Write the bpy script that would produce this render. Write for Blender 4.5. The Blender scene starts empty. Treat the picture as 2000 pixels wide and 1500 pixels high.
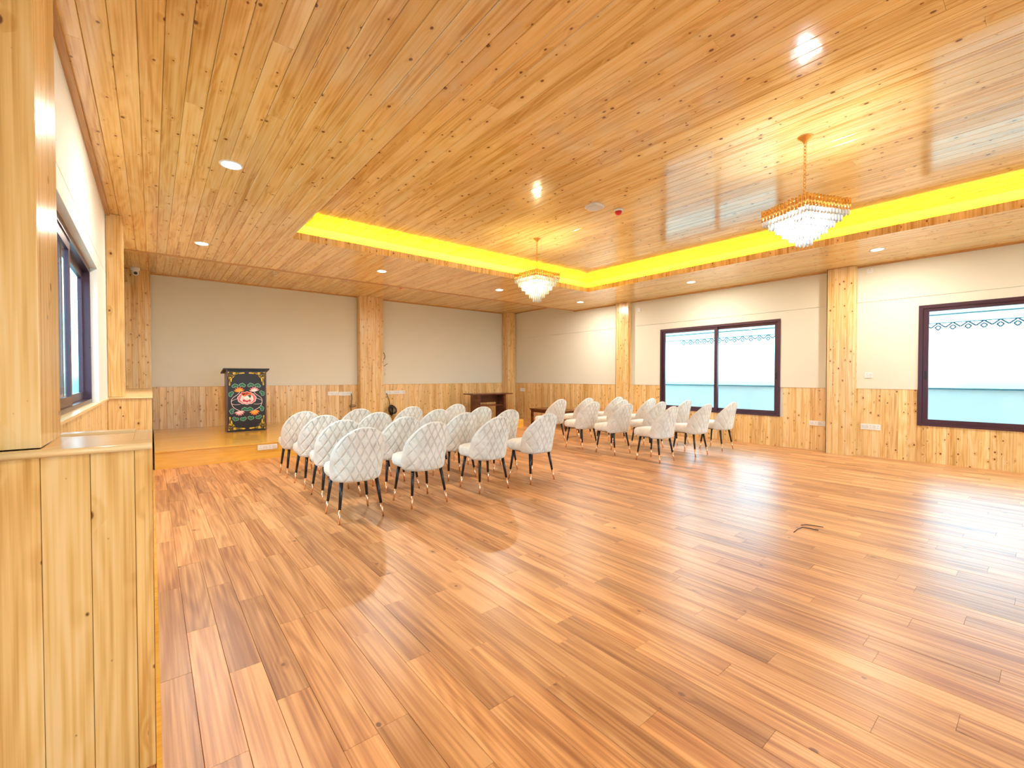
import bpy, bmesh, math, random
from mathutils import Vector, Matrix
R = random.Random(7)
S = bpy.context.scene
C = S.collection

# ------------------------------------------------------------------ camera, world, exposure
cd = bpy.data.cameras.new('camera'); cam = bpy.data.objects.new('camera', cd); C.objects.link(cam)
cd.sensor_fit = 'HORIZONTAL'; cd.sensor_width = 36.0; cd.lens = 861.36/2000*36.0
cd.clip_start = 0.02; cd.clip_end = 300
yaw, pit = math.radians(39.235), math.radians(-0.986)
cam.location = (0, 0, 1.2)
cam.rotation_euler = (math.pi/2+pit, math.radians(0.037), -yaw)
S.camera = cam
S.view_settings.view_transform = 'Standard'; S.view_settings.look = 'None'
S.view_settings.gamma = 1.0; S.view_settings.use_curve_mapping = False
S.view_settings.exposure = 0.42

W = bpy.data.worlds.new('sky'); S.world = W; W.use_nodes = True
nt = W.node_tree; nt.nodes.clear()
def N(nt, t, **k):
    n = nt.nodes.new(t)
    for a, b in k.items():
        if a.startswith('i_'):
            key = a[2:]
            n.inputs[int(key) if key.isdigit() else key.replace('_', ' ')].default_value = b
        else: setattr(n, a, b)
    return n
def ramp(nt, stops, interp='LINEAR'):
    r = nt.nodes.new('ShaderNodeValToRGB'); r.color_ramp.interpolation = interp
    e = r.color_ramp.elements
    while len(e) < len(stops): e.new(0.5)
    for i, (p, c) in enumerate(stops):
        e[i].position = p; e[i].color = (*c, 1) if len(c) == 3 else c
    return r
tc = N(nt, 'ShaderNodeTexCoord')
mp = N(nt, 'ShaderNodeMapping'); mp.inputs['Scale'].default_value = (1.5, 1.5, 7)
nz = N(nt, 'ShaderNodeTexNoise'); nz.inputs['Scale'].default_value = 2.2; nz.inputs['Detail'].default_value = 6
cr = ramp(nt, [(0.50, (0.34, 0.75, 1.0)), (0.72, (0.88, 0.97, 1.0))])
sx = N(nt, 'ShaderNodeSeparateXYZ')
gr = ramp(nt, [(0.495, (0.30, 0.34, 0.30)), (0.505, (1, 1, 1))])
mr = N(nt, 'ShaderNodeMath', operation='MULTIPLY_ADD'); mr.inputs[1].default_value = 0.5; mr.inputs[2].default_value = 0.5
mx = N(nt, 'ShaderNodeMix', data_type='RGBA', blend_type='MULTIPLY'); mx.inputs['Factor'].default_value = 1
bg = N(nt, 'ShaderNodeBackground'); bg.inputs['Strength'].default_value = 6.8
wo = N(nt, 'ShaderNodeOutputWorld'); L = nt.links.new
L(tc.outputs['Generated'], mp.inputs[0]); L(mp.outputs[0], nz.inputs['Vector']); L(nz.outputs[0], cr.inputs[0])
L(tc.outputs['Generated'], sx.inputs[0]); L(sx.outputs[2], mr.inputs[0]); L(mr.outputs[0], gr.inputs[0])
L(cr.outputs[0], mx.inputs['A']); L(gr.outputs[0], mx.inputs['B']); L(mx.outputs['Result'], bg.inputs[0]); L(bg.outputs[0], wo.inputs[0])

XR, YB, XL, YN = 8.32, 10.29, -0.347, -4.6      # inner faces of right, back, left, near walls
ZC, ZB, ZR, ZD = 2.855, 3.063, 3.08, 1.007       # main ceiling, rear ceiling, recess, top of wainscot
YSOF = 7.68                                     # edge between main and rear ceiling
RX0, RX1, RY1, RY0 = 1.31, 6.65, 5.79, -2.6     # ceiling recess
DOWN_W, CHAND_W, COVE = 28.0, 26.0, 18.0
WARM = (1.0, 0.92, 0.80)

def area(name, loc, rot, sx_, sy_, power, col, shape='RECTANGLE'):
    l = bpy.data.lights.new(name, 'AREA'); l.shape = shape; l.size = sx_
    if shape in ('RECTANGLE', 'ELLIPSE'): l.size_y = sy_
    l.energy = power; l.color = col
    o = bpy.data.objects.new(name, l); C.objects.link(o); o.location = loc; o.rotation_euler = rot
    return o
# sky portals in the window openings (they emit nothing, they only guide sampling)
def portal(loc, rot, w, h):
    o = area('sky_portal', loc, rot, w, h, 1, (1, 1, 1)); o.data.cycles.is_portal = True
portal((XR+0.2, 4.09, 1.345), (0, math.pi/2, 0), 1.6, 2.2)
portal((XR+0.2, 0.045, 1.345), (0, math.pi/2, 0), 1.6, 2.2)
portal((XL-0.2, 3.8, 1.55), (0, -math.pi/2, 0), 1.1, 2.5)
portal((2.0, YN-0.2, 1.5), (-math.pi/2, 0, 0), 3.2, 2.2)
portal((6.1, YN-0.2, 1.5), (-math.pi/2, 0, 0), 3.4, 2.2)

# ------------------------------------------------------------------ mesh helpers
class MB:
    def __init__(s): s.v = []; s.f = []; s.sm = []; s.mi = []
    def add(s, vs, fs, smooth=False, mi=0):
        b = len(s.v); s.v += [tuple(v) for v in vs]
        for f in fs: s.f.append([i+b for i in f]); s.sm.append(smooth); s.mi.append(mi)
    def box(s, x0, x1, y0, y1, z0, z1, mi=0, M=None):
        vs = [(x, y, z) for z in (z0, z1) for y in (y0, y1) for x in (x0, x1)]
        if M is not None: vs = [M @ Vector(v) for v in vs]
        s.add(vs, [(0,2,3,1),(4,5,7,6),(0,1,5,4),(2,6,7,3),(0,4,6,2),(1,3,7,5)], mi=mi); return s
    def prism(s, poly, ext, mi=0, smooth=False):
        """poly: list of 3d points (planar), ext: vector"""
        n = len(poly); e = Vector(ext); a = [Vector(p) for p in poly]; b = [p+e for p in a]
        nrm = Vector((0,0,0))
        for i in range(n): nrm += a[i].cross(a[(i+1) % n])
        if nrm.dot(e) > 0: a, b = b, a
        fs = [tuple(range(n)), tuple(reversed(range(n, 2*n)))] + [(i, i+n, (i+1) % n+n, (i+1) % n) for i in range(n)]
        s.add(a+b, fs[:2], mi=mi); 
        base = len(s.v)-2*n
        for f in fs[2:]: s.f.append([i+base for i in f]); s.sm.append(smooth); s.mi.append(mi)
        return s
    def board(s, o, lv, wv, nv, w, ln, th, ch=0.0015, tilt=0.0, mi=0):
        """board: origin o at back-left-start, length dir lv, width dir wv, outward nv"""
        o, lv, wv, nv = map(Vector, (o, lv, wv, nv))
        pr = [(0, 0), (0, th-ch), (ch, th-tilt), (w-ch, th+tilt), (w, th-ch), (w, 0)]
        return s.prism([o+wv*a+nv*b for a, b in pr], lv*ln, mi=mi)
    def lathe(s, prof, c=(0,0,0), n=20, smooth=True, M=None, mi=0):
        vs = []; fs = []
        for r, z in prof:
            for k in range(n):
                a = 2*math.pi*k/n; vs.append(Vector((r*math.cos(a), r*math.sin(a), z)))
        m = len(prof)
        for i in range(m-1):
            for k in range(n):
                a, b = i*n+k, i*n+(k+1) % n; fs.append((a, b, b+n, a+n))
        fs.append(tuple(reversed(range(n)))); fs.append(tuple(range((m-1)*n, m*n)))
        M = M or Matrix.Translation(c); vs = [M @ v for v in vs]
        s.add(vs, fs[:-2], smooth, mi)
        base = len(s.v)-len(vs)
        for f in fs[-2:]: s.f.append([i+base for i in f]); s.sm.append(False); s.mi.append(mi)
        return s
    def rod(s, a, b, ra, rb=None, n=10, mi=0, smooth=True):
        a, b = Vector(a), Vector(b); d = b-a; rb = ra if rb is None else rb
        q = d.to_track_quat('Z', 'Y').to_matrix().to_4x4(); M = Matrix.Translation(a) @ q
        return s.lathe([(ra, 0), (rb, d.length)], n=n, M=M, mi=mi, smooth=smooth)
    def tube(s, pts, r, n=6, mi=0):
        pts = [Vector(p) for p in pts]; vs = []; fs = []
        for i, p in enumerate(pts):
            t = (pts[min(i+1, len(pts)-1)]-pts[max(i-1, 0)]).normalized()
            u = t.cross(Vector((0.13, 0.27, 0.95))); u = u.normalized() if u.length > 1e-4 else Vector((1,0,0)); w = t.cross(u)
            for k in range(n):
                a = 2*math.pi*k/n; vs.append(p+u*(r*math.cos(a))+w*(r*math.sin(a)))
        for i in range(len(pts)-1):
            for k in range(n):
                a, b = i*n+k, i*n+(k+1) % n; fs.append((a, b, b+n, a+n))
        fs.append(tuple(reversed(range(n)))); fs.append(tuple(range(len(vs)-n, len(vs))))
        s.add(vs, fs, True, mi); return s
    def torus(s, c, R_, r, M=None, n=14, m=6, squash=1.0, mi=0):
        vs = []; fs = []
        for i in range(n):
            a = 2*math.pi*i/n
            for j in range(m):
                b = 2*math.pi*j/m; q = R_+r*math.cos(b)
                v = Vector((q*math.cos(a), q*math.sin(a)*squash, r*math.sin(b))); vs.append((M @ v if M else v)+Vector(c))
        for i in range(n):
            for j in range(m):
                fs.append((i*m+j, ((i+1) % n)*m+j, ((i+1) % n)*m+(j+1) % m, i*m+(j+1) % m))
        s.add(vs, fs, True, mi); return s
    def mesh(s, name, mats):
        me = bpy.data.meshes.new(name); me.from_pydata(s.v, [], s.f)
        me.polygons.foreach_set('use_smooth', s.sm); me.polygons.foreach_set('material_index', s.mi)
        for m in (mats if isinstance(mats, (list, tuple)) else [mats]): me.materials.append(m)
        me.update(); return me
    def build(s, name, mats, parent=None, loc=None):
        o = bpy.data.objects.new(name, s.mesh(name, mats)); C.objects.link(o)
        if parent is not None: o.parent = parent
        if loc is not None: o.location = loc
        return o

def bevel(o, w, seg=2):
    bm = bmesh.new(); bm.from_mesh(o.data)
    bmesh.ops.bevel(bm, geom=list(bm.edges), offset=w, segments=seg, affect='EDGES', profile=0.5)
    bm.to_mesh(o.data); bm.free(); return o
def structure(o): o['kind'] = 'structure'; return o
def thing(name, label, cat, loc=(0,0,0), rz=0, group=None):
    o = bpy.data.objects.new(name, None); C.objects.link(o); o.empty_display_size = 0.1
    o.location = loc; o.rotation_euler = (0, 0, rz); return tag(o, label, cat, group)
def tag(o, label, cat, group=None):
    o['label'] = label; o['category'] = cat
    if group: o['group'] = group
    return o

# ------------------------------------------------------------------ materials
def mat(name, col=(0.8,0.8,0.8), rough=0.5, metal=0.0, emit=None, es=0.0, **kw):
    m = bpy.data.materials.new(name); m.use_nodes = True; b = m.node_tree.nodes['Principled BSDF']
    b.inputs['Base Color'].default_value = (*col, 1); b.inputs['Roughness'].default_value = rough; b.inputs['Metallic'].default_value = metal
    if emit: b.inputs['Emission Color'].default_value = (*emit, 1); b.inputs['Emission Strength'].default_value = es
    for k, v in kw.items(): b.inputs[k.replace('_', ' ')].default_value = v
    nt = m.node_tree
    # faint procedural mottling on every plain surface
    t = N(nt, 'ShaderNodeNewGeometry'); n = N(nt, 'ShaderNodeTexNoise'); n.inputs['Scale'].default_value = 35; n.inputs['Detail'].default_value = 3
    r = N(nt, 'ShaderNodeMapRange'); r.inputs['To Min'].default_value = max(0.02, rough*0.95); r.inputs['To Max'].default_value = min(1, rough*1.05)
    nt.links.new(t.outputs['Position'], n.inputs['Vector']); nt.links.new(n.outputs[0], r.inputs[0]); nt.links.new(r.outputs[0], b.inputs['Roughness'])
    return m

def wood(name, axis, light, mid, dark_, knot, gloss, across=1.0, knots=True, kd=0.5, var=0.12, bump=0.02, kscale=1.0, figure=1.0, coat=0.0, ior=1.5, kr_=0.062):
    m = bpy.data.materials.new(name); m.use_nodes = True; nt = m.node_tree; b = nt.nodes['Principled BSDF']; L = nt.links.new
    g = N(nt, 'ShaderNodeNewGeometry'); oi = N(nt, 'ShaderNodeObjectInfo')
    ad = N(nt, 'ShaderNodeMath', operation='ADD'); L(g.outputs['Random Per Island'], ad.inputs[0]); L(oi.outputs['Random'], ad.inputs[1])
    fr = N(nt, 'ShaderNodeMath', operation='FRACT'); L(ad.outputs[0], fr.inputs[0])
    wn = N(nt, 'ShaderNodeTexWhiteNoise', noise_dimensions='1D'); L(fr.outputs[0], wn.inputs['W'])
    off = N(nt, 'ShaderNodeVectorMath', operation='SCALE'); L(wn.outputs['Color'], off.inputs[0]); off.inputs['Scale'].default_value = 9.0
    # some board sections carry little value variation of their own
    pa = N(nt, 'ShaderNodeVectorMath', operation='ADD'); L(g.outputs['Position'], pa.inputs[0]); L(off.outputs[0], pa.inputs[1])
    def stretch(along, acr):
        s = N(nt, 'ShaderNodeVectorMath', operation='MULTIPLY'); v = [acr]*3; v['XYZ'.index(axis)] = along
        s.inputs[1].default_value = v; L(pa.outputs[0], s.inputs[0]); return s
    # knots
    if knots:
        sp = N(nt, 'ShaderNodeSeparateXYZ'); L(pa.outputs[0], sp.inputs[0])
        ai = 'XYZ'.index(axis); oth = [k for k in range(3) if k != ai]
        su = N(nt, 'ShaderNodeMath', operation='ADD'); L(sp.outputs[oth[0]], su.inputs[0]); L(sp.outputs[oth[1]], su.inputs[1])
        sa = N(nt, 'ShaderNodeMath', operation='MULTIPLY'); sa.inputs[1].default_value = 7.0*kscale; L(su.outputs[0], sa.inputs[0])
        sl = N(nt, 'ShaderNodeMath', operation='MULTIPLY'); sl.inputs[1].default_value = 5.0*kscale; L(sp.outputs[ai], sl.inputs[0])
        ks = N(nt, 'ShaderNodeCombineXYZ'); L(sa.outputs[0], ks.inputs[0]); L(sl.outputs[0], ks.inputs[1])
        vo = N(nt, 'ShaderNodeTexVoronoi', feature='F1', voronoi_dimensions='2D'); vo.inputs['Scale'].default_value = 1.0; L(ks.outputs[0], vo.inputs['Vector'])
        kr = N(nt, 'ShaderNodeSeparateColor'); L(vo.outputs['Color'], kr.inputs[0])
        siz = N(nt, 'ShaderNodeMapRange'); siz.inputs['From Min'].default_value = 1-kd; siz.inputs['To Min'].default_value = 0.0; siz.inputs['To Max'].default_value = kr_
        L(kr.outputs[0], siz.inputs[0])
        sub = N(nt, 'ShaderNodeMath', operation='SUBTRACT'); L(siz.outputs[0], sub.inputs[0]); L(vo.outputs['Distance'], sub.inputs[1])
        km = N(nt, 'ShaderNodeMapRange'); km.inputs['From Min'].default_value = -0.012; km.inputs['From Max'].default_value = 0.012; L(sub.outputs[0], km.inputs[0])
        halo = N(nt, 'ShaderNodeMapRange'); halo.inputs['From Min'].default_value = 0.28; halo.inputs['From Max'].default_value = 0.0; L(vo.outputs['Distance'], halo.inputs[0])
        hs = N(nt, 'ShaderNodeMath', operation='MULTIPLY'); L(halo.outputs[0], hs.inputs[0]); L(siz.outputs[0], hs.inputs[1])
    # grain: long low-frequency figure + fine streaks
    s1 = stretch(0.55, 6.0); n1 = N(nt, 'ShaderNodeTexNoise'); n1.inputs['Scale'].default_value = 1.0; n1.inputs['Detail'].default_value = 1.5; L(s1.outputs[0], n1.inputs['Vector'])
    ph = N(nt, 'ShaderNodeMath', operation='MULTIPLY'); ph.inputs[1].default_value = 34.0*figure; L(n1.outputs[0], ph.inputs[0])
    last = ph
    if knots:
        pk = N(nt, 'ShaderNodeMath', operation='MULTIPLY_ADD'); pk.inputs[1].default_value = 60.0; L(hs.outputs[0], pk.inputs[0]); L(ph.outputs[0], pk.inputs[2]); last = pk
    sn = N(nt, 'ShaderNodeMath', operation='SINE'); m2 = N(nt, 'ShaderNodeMath', operation='MULTIPLY'); m2.inputs[1].default_value = 2.0
    L(last.outputs[0], m2.inputs[0]); L(m2.outputs[0], sn.inputs[0])
    s2 = stretch(1.6, 90.0*across); n2 = N(nt, 'ShaderNodeTexNoise'); n2.inputs['Scale'].default_value = 1.0; n2.inputs['Detail'].default_value = 3; L(s2.outputs[0], n2.inputs['Vector'])
    s3 = stretch(0.5, 9.0); n3 = N(nt, 'ShaderNodeTexNoise'); n3.inputs['Scale'].default_value = 1.0; n3.inputs['Detail'].default_value = 2; L(s3.outputs[0], n3.inputs['Vector'])
    a1 = N(nt, 'ShaderNodeMath', operation='MULTIPLY_ADD'); a1.inputs[1].default_value = 0.085; L(sn.outputs[0], a1.inputs[0]); L(n2.outputs[0], a1.inputs[2])
    a2 = N(nt, 'ShaderNodeMath', operation='ADD'); L(a1.outputs[0], a2.inputs[0]); L(n3.outputs[0], a2.inputs[1])
    a3 = N(nt, 'ShaderNodeMath', operation='MULTIPLY'); a3.inputs[1].default_value = 0.5; L(a2.outputs[0], a3.inputs[0])
    rp = ramp(nt, [(0.34, dark_), (0.50, mid), (0.62, light)]); L(a3.outputs[0], rp.inputs[0])
    hv = N(nt, 'ShaderNodeHueSaturation')
    vr = N(nt, 'ShaderNodeMapRange'); vr.inputs['To Min'].default_value = 1-var; vr.inputs['To Max'].default_value = 1+var*0.8; L(wn.outputs['Value'], vr.inputs[0])
    L(vr.outputs[0], hv.inputs['Value']); L(rp.outputs[0], hv.inputs['Color'])
    out = hv.outputs[0]
    if knots:
        mk = N(nt, 'ShaderNodeMix', data_type='RGBA'); mk.inputs['B'].default_value = (*knot, 1)
        hm = N(nt, 'ShaderNodeMath', operation='MULTIPLY'); hm.inputs[1].default_value = 6.0; L(hs.outputs[0], hm.inputs[0])
        mh = N(nt, 'ShaderNodeMix', data_type='RGBA'); mh.inputs['B'].default_value = (*dark_, 1); mh.clamp_factor = True
        L(hm.outputs[0], mh.inputs['Factor']); L(out, mh.inputs['A']); L(mh.outputs['Result'], mk.inputs['A']); L(km.outputs[0], mk.inputs['Factor']); out = mk.outputs['Result']
    L(out, b.inputs['Base Color'])
    b.inputs['Roughness'].default_value = gloss; b.inputs['IOR'].default_value = ior
    if coat: b.inputs['Coat Weight'].default_value = coat; b.inputs['Coat Roughness'].default_value = 0.08
    bp = N(nt, 'ShaderNodeBump'); bp.inputs['Strength'].default_value = bump*4; bp.inputs['Distance'].default_value = 0.001
    L(n2.outputs[0], bp.inputs['Height']); L(bp.outputs[0], b.inputs['Normal'])
    return m

PL, PM, PD, PK = (0.88, 0.66, 0.36), (0.82, 0.54, 0.225), (0.58, 0.30, 0.08), (0.19, 0.065, 0.022)
M = {}
M['ceil'] = wood('pine_ceiling', 'Y', (0.90,0.69,0.33), (0.85,0.58,0.22), (0.62,0.34,0.085), PK, 0.12, ior=1.75, kd=0.95, kr_=0.075, kscale=1.0, var=0.09, bump=0.01)
M['pineZ'] = wood('pine_wall_boards', 'Z', PL, PM, PD, PK, 0.24, kd=1.0, kr_=0.088, kscale=1.3, var=0.12)
M['pineZn'] = wood('pine_wide_boards', 'Z', (0.90,0.64,0.31), (0.84,0.53,0.20), (0.62,0.32,0.08), PK, 0.22, kd=0.8, kr_=0.07, kscale=0.9, var=0.06)
M['pineX'] = wood('pine_trim_across', 'X', (0.84,0.60,0.31), PL, PM, PK, 0.25, knots=False, var=0.06)
M['pineY'] = wood('pine_trim_along', 'Y', (0.84,0.60,0.31), PL, PM, PK, 0.25, knots=False, var=0.06)
M['corn'] = wood('pine_cornice', 'Y', (0.66,0.38,0.14), (0.58,0.30,0.09), (0.46,0.21,0.06), PK, 0.25, knots=False)
M['cornX'] = wood('pine_cornice_across', 'X', (0.66,0.38,0.14), (0.58,0.30,0.09), (0.46,0.21,0.06), PK, 0.25, knots=False)
M['floor'] = wood('oak_laminate', 'Y', (0.76,0.41,0.18), (0.58,0.275,0.105), (0.33,0.12,0.04), (0.20,0.08,0.04), 0.35, ior=1.7, kd=0.18, var=0.2, kscale=0.8, figure=0.9, bump=0.03)
M['stage'] = wood('varnished_plywood', 'X', (0.86,0.52,0.10), (0.82,0.46,0.075), (0.74,0.38,0.05), PK, 0.12, knots=False, var=0.03)
M['brown'] = wood('dark_red_wood', 'X', (0.20,0.055,0.02), (0.14,0.035,0.013), (0.07,0.015,0.008), PK, 0.25, knots=False)
M['dark'] = mat('dark_core', (0.05,0.025,0.012), 0.7)
M['pineback'] = mat('board_backing', (0.35,0.17,0.06), 0.6)
def plaster(name, col):
    m = mat(name, col, 0.75); nt = m.node_tree; b = nt.nodes['Principled BSDF']
    n = N(nt, 'ShaderNodeTexNoise'); n.inputs['Scale'].default_value = 180; n.inputs['Detail'].default_value = 2
    g = N(nt, 'ShaderNodeNewGeometry'); bp = N(nt, 'ShaderNodeBump'); bp.inputs['Strength'].default_value = 0.15; bp.inputs['Distance'].default_value = 0.002
    nt.links.new(g.outputs['Position'], n.inputs['Vector']); nt.links.new(n.outputs[0], bp.inputs['Height']); nt.links.new(bp.outputs[0], b.inputs['Normal']); return m
M['plaster'] = plaster('cream_plaster', (0.75, 0.735, 0.635))
M['plasterW'] = plaster('white_plaster', (0.84, 0.82, 0.77))
M['white'] = mat('white_plastic', (0.84,0.84,0.83), 0.3)
M['greyp'] = mat('grey_plastic', (0.35,0.35,0.36), 0.4)
M['black'] = mat('black_plastic', (0.012,0.012,0.014), 0.3)
M['red'] = mat('red_plastic', (0.65,0.02,0.02), 0.3)
M['bronze'] = mat('bronze_aluminium', (0.085,0.04,0.06), 0.28, 0.5)
M['gold'] = mat('polished_gold', (0.86,0.52,0.16), 0.18, 1.0)
M['rose'] = mat('rose_gold_tip', (0.90,0.58,0.38), 0.25, 1.0)
M['leg'] = mat('black_lacquer', (0.012,0.012,0.018), 0.25)
M['concrete'] = mat('white_painted_render', (0.82,0.84,0.82), 0.8)
M['parapet'] = mat('grey_green_render', (0.48,0.42,0.38), 0.8)
M['paver'] = mat('balcony_tile', (0.80,0.82,0.84), 0.7)
M['lens'] = mat('lit_diffuser', (1,1,1), 0.4, emit=(1.0,0.95,0.86), es=14.0)
M['cove'] = mat('led_strip', (1,1,0.6), 0.4, emit=(1.0,0.72,0.0), es=COVE)
M['bulbC'] = mat('cool_lit_bulb', (1,1,1), 0.4, emit=(0.85,0.95,1.0), es=30.0)
M['bulbY'] = mat('warm_lit_bulb', (1,1,1), 0.4, emit=(1.0,0.85,0.4), es=24.0)
M['pcb'] = mat('switch_rocker', (0.70,0.70,0.70), 0.35)
# fabric
def fabric():
    m = bpy.data.materials.new('off_white_velvet'); m.use_nodes = True; nt = m.node_tree; b = nt.nodes['Principled BSDF']; L = nt.links.new
    g = N(nt, 'ShaderNodeTexCoord'); oi = N(nt, 'ShaderNodeObjectInfo'); ad = N(nt, 'ShaderNodeVectorMath', operation='ADD')
    L(g.outputs['Object'], ad.inputs[0]); L(oi.outputs['Location'], ad.inputs[1])
    n = N(nt, 'ShaderNodeTexNoise'); n.inputs['Scale'].default_value = 9; n.inputs['Detail'].default_value = 5; n.inputs['Roughness'].default_value = 0.65; L(ad.outputs[0], n.inputs['Vector'])
    r = ramp(nt, [(0.35, (0.66,0.62,0.57)), (0.6, (0.80,0.775,0.73))]); L(n.outputs[0], r.inputs[0]); L(r.outputs[0], b.inputs['Base Color'])
    b.inputs['Roughness'].default_value = 0.8; b.inputs['Sheen Weight'].default_value = 0.35; b.inputs['Sheen Roughness'].default_value = 0.4
    return m
M['fabric'] = fabric()
# glass pane: clear with a fresnel reflection
def pane():
    m = bpy.data.materials.new('window_glass'); m.use_nodes = True; nt = m.node_tree; nt.nodes.clear(); L = nt.links.new
    o = N(nt, 'ShaderNodeOutputMaterial'); mx = N(nt, 'ShaderNodeMixShader'); t = N(nt, 'ShaderNodeBsdfTransparent'); gl = N(nt, 'ShaderNodeBsdfGlossy')
    t.inputs[0].default_value = (0.95,0.985,0.98,1); gl.inputs['Roughness'].default_value = 0.02
    f = N(nt, 'ShaderNodeFresnel'); f.inputs[0].default_value = 1.45
    h = N(nt, 'ShaderNodeMath', operation='MULTIPLY'); h.inputs[1].default_value = 0.4; L(f.outputs[0], h.inputs[0])
    L(h.outputs[0], mx.inputs[0]); L(t.outputs[0], mx.inputs[1]); L(gl.outputs[0], mx.inputs[2]); L(mx.outputs[0], o.inputs[0]); return m
M['glass'] = pane()
def crystal(name, tint):
    m = bpy.data.materials.new(name); m.use_nodes = True; nt = m.node_tree; nt.nodes.clear(); L = nt.links.new
    o = N(nt, 'ShaderNodeOutputMaterial'); mx = N(nt, 'ShaderNodeMixShader'); t = N(nt, 'ShaderNodeBsdfTranslucent'); gl = N(nt, 'ShaderNodeBsdfGlossy')
    t.inputs[0].default_value = (*tint, 1); gl.inputs['Roughness'].default_value = 0.05
    tr = N(nt, 'ShaderNodeBsdfTransparent'); m2 = N(nt, 'ShaderNodeMixShader'); m2.inputs[0].default_value = 0.25; tr.inputs[0].default_value = (0.97,0.99,1,1)
    f = N(nt, 'ShaderNodeFresnel'); f.inputs[0].default_value = 1.6
    L(t.outputs[0], m2.inputs[1]); L(tr.outputs[0], m2.inputs[2]); L(f.outputs[0], mx.inputs[0]); L(m2.outputs[0], mx.inputs[1]); L(gl.outputs[0], mx.inputs[2]); L(mx.outputs[0], o.inputs[0]); return m
M['crys'] = crystal('cut_crystal', (0.95,0.98,1.0))

# ------------------------------------------------------------------ floor
fl = structure(MB().box(XL-0.1, XR+0.02, YN-0.02, YB+0.02, -0.12, -0.012).build('floor', M['dark']))
PW, PLN = 0.1165, 0.93
planks = []
nx = int((XR-XL)/PW)+2
x_start = 0.462-PW*7
fwd = Vector((math.sin(yaw), math.cos(yaw))); rgt = Vector((math.cos(yaw), -math.sin(yaw)))
stag = [0.55, 0.12, 0.83, 0.36, 0.68, 0.21, 0.94, 0.47]
for i in range(nx):
    x0 = x_start+i*PW; x1 = x0+PW
    x0, x1 = max(x0, XL), min(x1, XR)
    if x1-x0 < 0.01: continue
    y = YN-PLN+stag[i % 8]*PLN+R.uniform(-0.06, 0.06)
    while y < YB:
        a, b = max(y, YN), min(y+PLN, YB)
        if b-a > 0.01: planks.append((x0, x1, a, b))
        y += PLN
def vis_key(p):
    cx, cy = (p[0]+p[1])/2, (p[2]+p[3])/2; v = Vector((cx, cy)); d = v.dot(fwd); l = v.dot(rgt)
    inview = d > 0.9 and abs(l)/d < 1.3
    return (0 if inview else 1, d)
planks.sort(key=vis_key)
rest = MB()
for k, (x0, x1, a, b) in enumerate(planks):
    dz = R.uniform(-0.0004, 0.0004)
    mb = MB() if k < 300 else rest
    mb.board((x0+0.0005, a+0.0005, -0.012), (0,1,0), (1,0,0), (0,0,1), x1-x0-0.001, b-a-0.001, 0.012+dz, 0.001)
    if k < 300: mb.build('floor_plank', M['floor'], fl)
o = rest.build('distant_floor_planks', M['floor'], fl); o['kind'] = 'stuff'
structure(MB().box(-0.002, 0.012, 1.0, 7.25, 0.0, 0.006).build('trim_1', M['stage']))

# ------------------------------------------------------------------ ceiling
BW = 0.1065
ce = structure(MB().box(XL-0.2, RX0-0.14, YN-0.2, YSOF, ZC+0.016, ZC+0.03).box(RX1+0.14, XR+0.2, YN-0.2, YSOF, ZC+0.016, ZC+0.03)
               .box(RX0-0.14, RX1+0.14, RY1+0.14, YSOF, ZC+0.016, ZC+0.03).box(RX0-0.14, RX1+0.14, YN-0.2, RY0-0.14, ZC+0.016, ZC+0.03)
               .box(XL-0.2, XR+0.2, YSOF+0.02, YB+0.2, ZB+0.016, ZB+0.03).box(XL-0.2, XR+0.2, YN-0.2, YB+0.2, 3.30, 3.34).build('ceiling', M['pineback']))
def ceil_boards(x0, x1, y0, y1, z, split=0.0, tilt=0.0, name='ceiling_board'):
    n = max(1, round((x1-x0)/BW)); w = (x1-x0)/n
    for i in range(n):
        xa = x0+i*w; cuts = [y0, y1]
        if split and R.random() < split: cuts = [y0, R.uniform(y0+0.8, y1-0.6), y1]
        for a, b in zip(cuts, cuts[1:]):
            # outward is downwards: width vector reversed so the prism stays right-handed
            MB().board((xa+w-0.0006, a+0.0006, z+0.016), (0,1,0), (-1,0,0), (0,0,-1), w-0.0016, b-a-0.0012, 0.016, 0.0028, R.uniform(-tilt, tilt)).build(name, M['ceil'], ce)
ceil_boards(XL, RX0, YN, YSOF, ZC, 0.55, 0.0003)
ceil_boards(RX1, XR, YN, YSOF, ZC, 0.1, 0.0003)
ceil_boards(RX0, RX1, RY1, YSOF, ZC, 0.0, 0.0003)
ceil_boards(RX0-0.13, RX1+0.13, RY0-0.13, RY1+0.13, ZR, 0.35, 0.0004)
ceil_boards(XL, XR, YSOF+0.02, YB, ZB, 0.0, 0.0003)
mb = MB(); mb.box(RX0, RX1, YN, RY0, ZC, ZC+0.016); mb.build('ceiling_panel', M['ceil'], ce)
MB().box(XL, XR, YSOF, YSOF+0.02, ZC-0.004, ZB+0.02).build('soffit_edge', M['cornX'], ce)
MB().box(XL, XR, YSOF-0.075, YSOF, ZC-0.007, ZC).build('soffit_trim', M['cornX'], ce)
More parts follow.
